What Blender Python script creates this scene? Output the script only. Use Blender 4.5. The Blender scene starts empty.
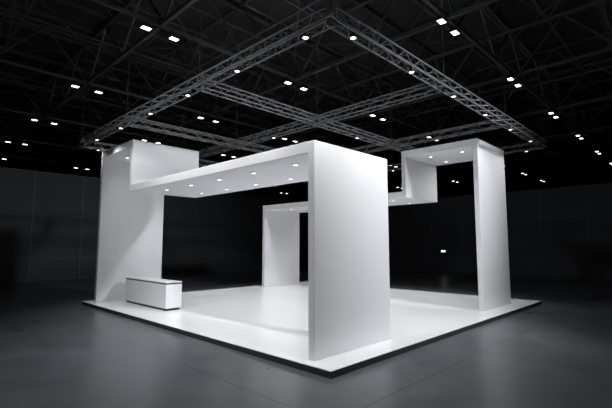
import bpy, bmesh, math, random
from mathutils import Vector, Matrix
random.seed(4)
SC=bpy.context.scene
SC.view_settings.view_transform='Standard'
COL=SC.collection

# ------------------------------------------------------------------ materials
def new_mat(name):
    m=bpy.data.materials.new(name); m.use_nodes=True
    return m,m.node_tree,m.node_tree.nodes['Principled BSDF']
def simple(name,col,rough=.5,metal=0,emit=None,es=0,noise=0.0,scale=3):
    m,nt,b=new_mat(name)
    b.inputs['Base Color'].default_value=(*col,1); b.inputs['Roughness'].default_value=rough
    b.inputs['Metallic'].default_value=metal
    if emit:
        b.inputs['Emission Color'].default_value=(*emit,1); b.inputs['Emission Strength'].default_value=es
    if noise>0:
        tc=nt.nodes.new('ShaderNodeTexCoord'); n=nt.nodes.new('ShaderNodeTexNoise'); n.inputs['Scale'].default_value=scale
        n.inputs['Detail'].default_value=5
        r=nt.nodes.new('ShaderNodeValToRGB')
        r.color_ramp.elements[0].position=.3; r.color_ramp.elements[1].position=.7
        r.color_ramp.elements[0].color=(*[c*(1-noise) for c in col],1); r.color_ramp.elements[1].color=(*[min(1,c*(1+noise)) for c in col],1)
        nt.links.new(tc.outputs['Object'],n.inputs['Vector']); nt.links.new(n.outputs['Fac'],r.inputs['Fac']); nt.links.new(r.outputs['Color'],b.inputs['Base Color'])
    return m
M_white=simple('painted_white',(.80,.805,.825),.5,noise=.010,scale=.8)
M_deck=simple('white_deck',(.80,.805,.825),.25,noise=.012,scale=.6)
M_skirt=simple('dark_skirt',(.03,.031,.033),.5)
M_dark=simple('dark_laminate',(.02,.02,.022),.4)
M_steel=simple('rig_steel',(.12,.12,.125),.5,.2)
M_roofsteel=simple('roof_steel',(.085,.085,.088),.6,0)
M_wall=simple('dark_wall',(.050,.053,.060),.7,noise=.12,scale=.3)
M_wall2=simple('dark_wall_trim',(.075,.078,.085),.6)
M_deckroof=simple('roof_deck',(.03,.03,.032),.8,noise=.2,scale=.5)
M_lamp=simple('lamp_glow',(.9,.9,.9),.5,emit=(1,.98,.95),es=4)
M_down=simple('downlight_glow',(.9,.9,.9),.5,emit=(1,.99,.97),es=4)
M_black=simple('fixture_black',(.02,.02,.02),.5)
M_ring=simple('downlight_ring',(.5,.5,.5),.4)
M_exit=simple('exit_glow',(.8,.85,.8),.5,emit=(.95,1,.95),es=1.5)

def floor_mat():
    m,nt,b=new_mat('polished_concrete'); N=nt.nodes; L=nt.links
    tc=N.new('ShaderNodeTexCoord')
    n1=N.new('ShaderNodeTexNoise'); n1.inputs['Scale'].default_value=.22; n1.inputs['Detail'].default_value=4; n1.inputs['Roughness'].default_value=.5
    n2=N.new('ShaderNodeTexNoise'); n2.inputs['Scale'].default_value=1.6; n2.inputs['Detail'].default_value=7; n2.inputs['Roughness'].default_value=.55
    for n in (n1,n2): L.new(tc.outputs['Object'],n.inputs['Vector'])
    r=N.new('ShaderNodeValToRGB'); r.color_ramp.elements[0].position=.3; r.color_ramp.elements[1].position=.7
    r.color_ramp.elements[0].color=(.055,.058,.067,1); r.color_ramp.elements[1].color=(.125,.131,.146,1)
    mx=N.new('ShaderNodeMath'); mx.operation='MULTIPLY_ADD'; mx.inputs[1].default_value=.4
    L.new(n2.outputs['Fac'],mx.inputs[0])
    ml=N.new('ShaderNodeMath'); ml.operation='MULTIPLY'; ml.inputs[1].default_value=.6; L.new(n1.outputs['Fac'],ml.inputs[0]); L.new(ml.outputs[0],mx.inputs[2])
    L.new(mx.outputs[0],r.inputs['Fac'])
    sep=N.new('ShaderNodeSeparateXYZ'); L.new(tc.outputs['Object'],sep.inputs[0])
    def joint(out,off):
        a=N.new('ShaderNodeMath'); a.operation='ADD'; a.inputs[1].default_value=off; L.new(out,a.inputs[0])
        p=N.new('ShaderNodeMath'); p.operation='PINGPONG'; p.inputs[1].default_value=2.6; L.new(a.outputs[0],p.inputs[0])
        c=N.new('ShaderNodeMath'); c.operation='LESS_THAN'; c.inputs[1].default_value=.012; L.new(p.outputs[0],c.inputs[0]); return c.outputs[0]
    mm=N.new('ShaderNodeMath'); mm.operation='MAXIMUM'; L.new(joint(sep.outputs['X'],1.4),mm.inputs[0]); L.new(joint(sep.outputs['Y'],1.2),mm.inputs[1])
    mix=N.new('ShaderNodeMix'); mix.data_type='RGBA'; mix.inputs['B'].default_value=(.02,.02,.022,1)
    L.new(mm.outputs[0],mix.inputs['Factor']); L.new(r.outputs['Color'],mix.inputs['A']); L.new(mix.outputs['Result'],b.inputs['Base Color'])
    rr=N.new('ShaderNodeMapRange'); rr.inputs['From Min'].default_value=.3; rr.inputs['From Max'].default_value=.7
    rr.inputs['To Min'].default_value=.25; rr.inputs['To Max'].default_value=.36
    L.new(mx.outputs[0],rr.inputs['Value']); L.new(rr.outputs['Result'],b.inputs['Roughness'])
    bp=N.new('ShaderNodeBump'); bp.inputs['Strength'].default_value=.03; L.new(n2.outputs['Fac'],bp.inputs['Height']); L.new(bp.outputs['Normal'],b.inputs['Normal'])
    return m
M_floor=floor_mat()

# ------------------------------------------------------------------ geometry helpers
class MB:
    def __init__(s): s.v=[]; s.f=[]; s.m=[]; s.mats=[]
    def mi(s,mat):
        if mat not in s.mats: s.mats.append(mat)
        return s.mats.index(mat)
    def box(s,a,b,mat):
        x0,y0,z0=a; x1,y1,z1=b; n=len(s.v)
        s.v+=[(x0,y0,z0),(x1,y0,z0),(x1,y1,z0),(x0,y1,z0),(x0,y0,z1),(x1,y0,z1),(x1,y1,z1),(x0,y1,z1)]
        s.f+=[[n+i for i in q] for q in ((0,3,2,1),(4,5,6,7),(0,1,5,4),(1,2,6,5),(2,3,7,6),(3,0,4,7))]; s.m+=[s.mi(mat)]*6
    def bar(s,p,q,r,mat,sides=4):
        p=Vector(p);q=Vector(q); d=(q-p).normalized(); up=Vector((0,0,1)) if abs(d.z)<.9 else Vector((1,0,0))
        a=d.cross(up).normalized(); b=d.cross(a); n=len(s.v)
        for c in (p,q):
            for i in range(sides):
                t=2*math.pi*(i+.5)/sides; s.v.append(tuple(c+a*math.cos(t)*r+b*math.sin(t)*r))
        for i in range(sides):
            j=(i+1)%sides; s.f.append([n+i,n+j,n+sides+j,n+sides+i]); s.m.append(s.mi(mat))
        s.f.append([n+i for i in range(sides)][::-1]); s.f.append([n+sides+i for i in range(sides)]); s.m+=[s.mi(mat)]*2
    def cone(s,c,r0,r1,z0,z1,mat,cap=None,sides=16):
        n=len(s.v)
        for r,z in ((r0,z0),(r1,z1)):
            for i in range(sides):
                t=2*math.pi*i/sides; s.v.append((c[0]+r*math.cos(t),c[1]+r*math.sin(t),z))
        for i in range(sides):
            j=(i+1)%sides; s.f.append([n+i,n+j,n+sides+j,n+sides+i]); s.m.append(s.mi(mat))
        s.f.append([n+i for i in range(sides)][::-1]); s.m.append(s.mi(cap or mat))
        s.f.append([n+sides+i for i in range(sides)]); s.m.append(s.mi(mat))
    def obj(s,name,parent=None,bevel=0,recalc=False):
        me=bpy.data.meshes.new(name); me.from_pydata(s.v,[],s.f)
        for m in s.mats: me.materials.append(m)
        me.polygons.foreach_set('material_index',s.m)
        if recalc:
            bm=bmesh.new(); bm.from_mesh(me); bmesh.ops.recalc_face_normals(bm,faces=bm.faces); bm.to_mesh(me); bm.free()
        me.update()
        o=bpy.data.objects.new(name,me); COL.objects.link(o)
        if parent: o.parent=parent
        if bevel:
            b=o.modifiers.new('bevel','BEVEL'); b.width=bevel; b.segments=2; b.limit_method='ANGLE'
        return o
def empty(name):
    o=bpy.data.objects.new(name,None); COL.objects.link(o); return o
def spot(name,loc,target,power,angle,blend=.8,rad=.15,parent=None,col=(1,1,1)):
    l=bpy.data.lights.new(name,'SPOT'); l.energy=power; l.spot_size=math.radians(angle); l.spot_blend=blend; l.shadow_soft_size=rad; l.color=col
    o=bpy.data.objects.new(name,l); COL.objects.link(o); o.location=loc
    o.rotation_euler=(Vector(target)-Vector(loc)).to_track_quat('-Z','Y').to_euler()
    if parent: o.parent=parent
    return o

# ------------------------------------------------------------------ booth dimensions (metres)
LX,LY,P=13.07,13.32,.132
X0,X1=.27,2.98
XR0,XR1=8.82,11.52
Y0,Y2,YL=.65,9.655,12.74
YR2,YB=3.578,12.586
H1,H2=4.572,6.23
T=.25; TV=.18

b=MB(); b.box((0,0,0),(LX,LY,P-.012),M_skirt); b.box((0,0,P-.012),(LX,LY,P),M_deck); b.obj('stage_platform')

def ribbon(name,prof,xa,xb):
    vs=[(xa,y,z) for y,z in prof]+[(xb,y,z) for y,z in prof]; n=len(prof)
    fs=[list(range(n)),list(range(2*n-1,n-1,-1))]+[[i,i+n,(i+1)%n+n,(i+1)%n] for i in range(n)]
    root=empty(name)
    m=MB(); m.v=vs; m.f=fs; m.mats=[M_white]; m.m=[0]*len(fs)
    m.obj('ribbon_shell',root,bevel=.012,recalc=True)
    return root
r1=ribbon('booth_arch',[(Y0,P),(Y0,H1),(Y2,H1),(Y2,H2),(YL,H2),(YL,P),(YL-TV,P),(YL-TV,H2-T),(Y2+TV,H2-T),(Y2+TV,H1-T),(Y0+TV,H1-T),(Y0+TV,P)],X0,X1)
r2=ribbon('booth_arch',[(Y0,P),(Y0,H2),(YR2+TV,H2),(YR2+TV,H1),(YB,H1),(YB,P),(YB-TV,P),(YB-TV,H1-T),(YR2,H1-T),(YR2,H2-T),(Y0+TV,H2-T),(Y0+TV,P)],XR0,XR1)
def downlights(root,xa,ys,z):
    m=MB()
    for i,y in enumerate(ys):
        for j,x in enumerate((xa+.68,xa+2.04)):
            m.cone((x,y),.090,.095,z-.014,z+.01,M_ring,M_ring)
            m.cone((x,y),.062,.062,z-.020,z-.008,M_ring,M_down)
            spot('downlight_beam',(x,y,z-.04),(x,y,0),16,110,.9,.07,root)
    m.obj('recessed_downlights',root)
zb=H1-T; zt=H2-T
downlights(r1,X0,[1.9,3.5,5.1,6.7,8.3],zb)
downlights(r1,X0,[10.6,11.8],zt)
downlights(r2,XR0,[4.6,6.2,7.8,9.4,11.0],zb)
downlights(r2,XR0,[1.5,2.8],zt)

# reception counter
cr=empty('reception_counter')
cx0,cx1,cy0,cy1=1.14,1.74,8.5,11.9
b=MB(); b.box((cx0+.05,cy0+.05,P),(cx1-.05,cy1-.05,P+.08),M_dark); b.obj('plinth',cr)
b=MB(); b.box((cx0,cy0,P+.08),(cx1,cy1,P+.90),M_white); b.obj('body',cr,bevel=.008)
b=MB(); b.box((cx0+.012,cy0+.012,P+.90),(cx1-.012,cy1-.012,P+.95),M_dark); b.obj('shadow_gap',cr)
b=MB(); b.box((cx0,cy0,P+.95),(cx1,cy1,P+.985),M_white); b.obj('counter_top',cr,bevel=.004)

# ------------------------------------------------------------------ lighting truss rig
rig=empty('lighting_truss_rig')
def truss(m,p,q,w,h,step,rc,rd,mat):
    p=Vector(p);q=Vector(q); L=(q-p).length; d=(q-p)/L; s=Vector((-d.y,d.x,0))*w/2; u=Vector((0,0,h/2))
    cs=[s+u,s-u,-s-u,-s+u]
    for c in cs: m.bar(p+c,q+c,rc,mat)
    n=max(1,round(L/step)); st=L/n
    for i in range(n):
        a=p+d*st*i; e=p+d*st*(i+1)
        for k in range(4):
            c0,c1=cs[k],cs[(k+1)%4]
            if i%2: c0,c1=c1,c0
            m.bar(a+c0,e+c1,rd,mat)
ZR=6.56; A0,A1=-.40,13.1
m=MB(); W=.25
for p,q in [((A0,A0,ZR),(A0,A1,ZR)),((A1,A0,ZR),(A1,A1,ZR)),((A0,A0,ZR),(A1,A0,ZR)),((A0,A1,ZR),(A1,A1,ZR)),
            ((4.1,A0,ZR),(4.1,A1,ZR)),((A0,4.1,ZR),(A1,4.1,ZR)),((8.65,A0,ZR),(8.65,A1,ZR)),((A0,8.65,ZR),(A1,8.65,ZR))]:
    truss(m,p,q,W,W,.34,.020,.009,M_steel)
m.obj('truss_frame',rig)
m=MB()
for x in (A0,4.1,8.65,A1):
    for y in (A0,4.1,8.65,A1):
        m.bar((x,y,ZR+.1),(x,y,11.3),.007,M_black)
m.obj('hoist_cables',rig)
m=MB()
pos=[.25,2.45,4.65,6.85,9.1,11.35]
pts=[(A0,y) for y in pos]+[(A1,y) for y in pos]+[(x,A0) for x in pos]+[(x,A1) for x in pos]+[(4.1,6.3),(8.65,6.3),(6.3,4.1),(6.3,8.65)]
for (x,y) in pts:
    m.cone((x,y),.055,.05,ZR-.18,ZR-.08,M_black,M_lamp)
    tx=x+(6.3-x)*.4; ty=y+(6.3-y)*.4
    pw=240
    if y==A0 and x>8: pw=35
    if x==A0 and y>9: pw=80
    spot('spot_beam',(x,y,ZR-.21),(tx,ty,0),pw,110,.9,.06,rig)
m.obj('spot_heads',rig)

# ------------------------------------------------------------------ hall
lo,hi=-20,66; ZC=14.
b=MB(); b.box((lo,lo,-.2),(hi,hi,0),M_floor); b.obj('floor')
b=MB(); b.box((lo,lo,ZC),(hi,hi,ZC+.2),M_deckroof)
for i in range(int((hi-lo)/2)):
    b.box((lo,lo+i*2,ZC-.12),(hi,lo+i*2+.18,ZC),M_roofsteel)
b.obj('ceiling')
b=MB(); b.box((lo,hi,0),(hi,hi+.2,ZC),M_wall); b.obj('wall_back')
b=MB(); b.box((hi,lo,0),(hi+.2,hi,ZC),M_wall); b.obj('wall_right')
b=MB(); b.box((lo-.2,lo,0),(lo,hi,ZC),M_wall); b.obj('wall_left')
b=MB(); b.box((lo,lo-.2,0),(hi,lo,ZC),M_wall); b.obj('wall_front')
YP,XP=27.,29.; HP=7.3
def partition(axis):
    b=MB()
    L0=lo; L1=(XP if axis=='y' else YP); k=L0
    hp=HP if axis=='y' else 6.6
    while k<L1-.1:
        e=min(k+3.0,L1)
        if axis=='y':
            b.box((k+.02,YP,1.5),(e-.02,YP+.12,hp),M_wall); b.box((k+.02,YP+.03,0),(e-.02,YP+.12,1.46),M_wall)
            b.box((k-.05,YP-.05,0),(k+.05,YP+.2,hp),M_wall2)
        else:
            b.box((XP,k+.02,1.5),(XP+.12,e-.02,hp),M_wall); b.box((XP+.03,k+.02,0),(XP+.12,e-.02,1.46),M_wall)
            b.box((XP-.05,k-.05,0),(XP+.2,k+.05,hp),M_wall2)
        k=e
    for z in (1.46,4.4,hp):
        if axis=='y': b.box((L0,YP-.04,z),(L1,YP+.16,z+.06),M_wall2)
        else: b.box((XP-.04,L0,z),(XP+.16,L1,z+.06),M_wall2)
    b.obj('partition_wall')
partition('y'); partition('x')
b=MB(); b.box((XP-.1,11.6,1.75),(XP-.0,12.05,1.97),M_black); b.box((XP-.11,11.63,1.78),(XP-.1,12.02,1.94),M_exit); b.obj('exit_sign')

m=MB()
def plane_truss(m,p,q,h,step,rc,rd):
    p=Vector(p);q=Vector(q);L=(q-p).length;d=(q-p)/L;u=Vector((0,0,h)); n=round(L/step); st=L/n
    m.bar(p,q,rc,M_roofsteel); m.bar(p+u,q+u,rc,M_roofsteel)
    for i in range(n):
        a=p+d*st*i; c=p+d*st*(i+.5); e=p+d*st*(i+1)
        m.bar(a,c+u,rd,M_roofsteel); m.bar(c+u,e,rd,M_roofsteel)
y=1.75-8.65*2
while y<hi:
    plane_truss(m,(lo,y,11.35),(hi,y,11.35),2.4,4.3,.10,.055)
    plane_truss(m,(lo,y+4.3,11.9),(hi,y+4.3,11.9),1.9,3.2,.06,.035)
    y+=8.65
x=1.5-7.7*2
while x<hi:
    plane_truss(m,(x,lo,11.35),(x,hi,11.35),2.4,4.3,.10,.055)
    plane_truss(m,(x+3.85,lo,11.9),(x+3.85,hi,11.9),1.9,3.2,.06,.035)
    x+=7.7
for i in range(-2,8):
    for j in range(-2,8):
        xa=1.5+7.7*i; ya=1.75+8.65*j
        if xa+7.7<hi and ya+8.65<hi and xa>lo and ya>lo:
            m.bar((xa,ya,13.3),(xa+7.7,ya+8.65,13.3),.045,M_roofsteel)
            m.bar((xa+7.7,ya,13.3),(xa,ya+8.65,13.3),.045,M_roofsteel)
m.obj('roof_truss_structure')
m=MB()
for i in range(-2,8):
    for j in range(-2,8):
        xa=.9+7.75*i; ya=1.75+8.65*j
        if xa<lo+1 or ya<lo+1 or xa>hi-2 or ya>hi-1: continue
        for dx in (0,1.2):
            m.box((xa+dx-.2,ya-.14,11.0),(xa+dx+.2,ya+.14,11.13),M_black)
            m.box((xa+dx-.17,ya-.11,10.985),(xa+dx+.17,ya+.11,11.0),M_lamp)
            m.bar((xa+dx,ya,11.1),(xa+dx,ya,11.4),.02,M_black)
m.obj('high_bay_lights')

fl=empty('added_fill_lights')  # added out-of-frame fill lamps, to brighten the booth faces and front floor
def add_fill(loc,tg,pw,ang,rad=.6):
    o=spot('added_fill_beam',loc,tg,pw,ang,.9,rad,fl,(.94,.97,1))
    m=MB(); x,y,z=loc
    m.box((x-.35,y-.35,z+.1),(x+.35,y+.35,z+.3),M_black); m.bar((x,y,z+.3),(x,y,11.4),.03,M_black); m.obj('added_fill_housing',fl)  # made-up housing and stem for the added fill lamp
add_fill((7,-10,10.6),(5.5,7,2.5),8600,62)
add_fill((-9,6,10.6),(2,6,3),2900,70)
add_fill((-7,1,10.6),(-4,3,0),2200,70)
add_fill((3,-8,10.6),(3,-3,0),1500,60)

w=bpy.data.worlds.new('world'); SC.world=w; w.use_nodes=True
w.node_tree.nodes['Background'].inputs[0].default_value=(.01,.01,.012,1)

R=[[.69820,-.71590,-.00014],[-.07121,-.06964,.99503],[.71235,.69472,.09960]]
r=Vector(R[0]).normalized(); f=Vector(R[2]).normalized(); u=r.cross(f); u.normalize()
if u.z<0: u=-u
cd=bpy.data.cameras.new('camera'); cam=bpy.data.objects.new('camera',cd); COL.objects.link(cam)
cd.sensor_width=36; cd.lens=410.825/612*36; cd.clip_end=300
M=Matrix.Identity(4)
for i in range(3): M[i][0]=r[i]; M[i][1]=u[i]; M[i][2]=-f[i]
M[0][3],M[1][3],M[2][3]=-5.811,-5.041,2.4
cam.matrix_world=M
SC.camera=cam
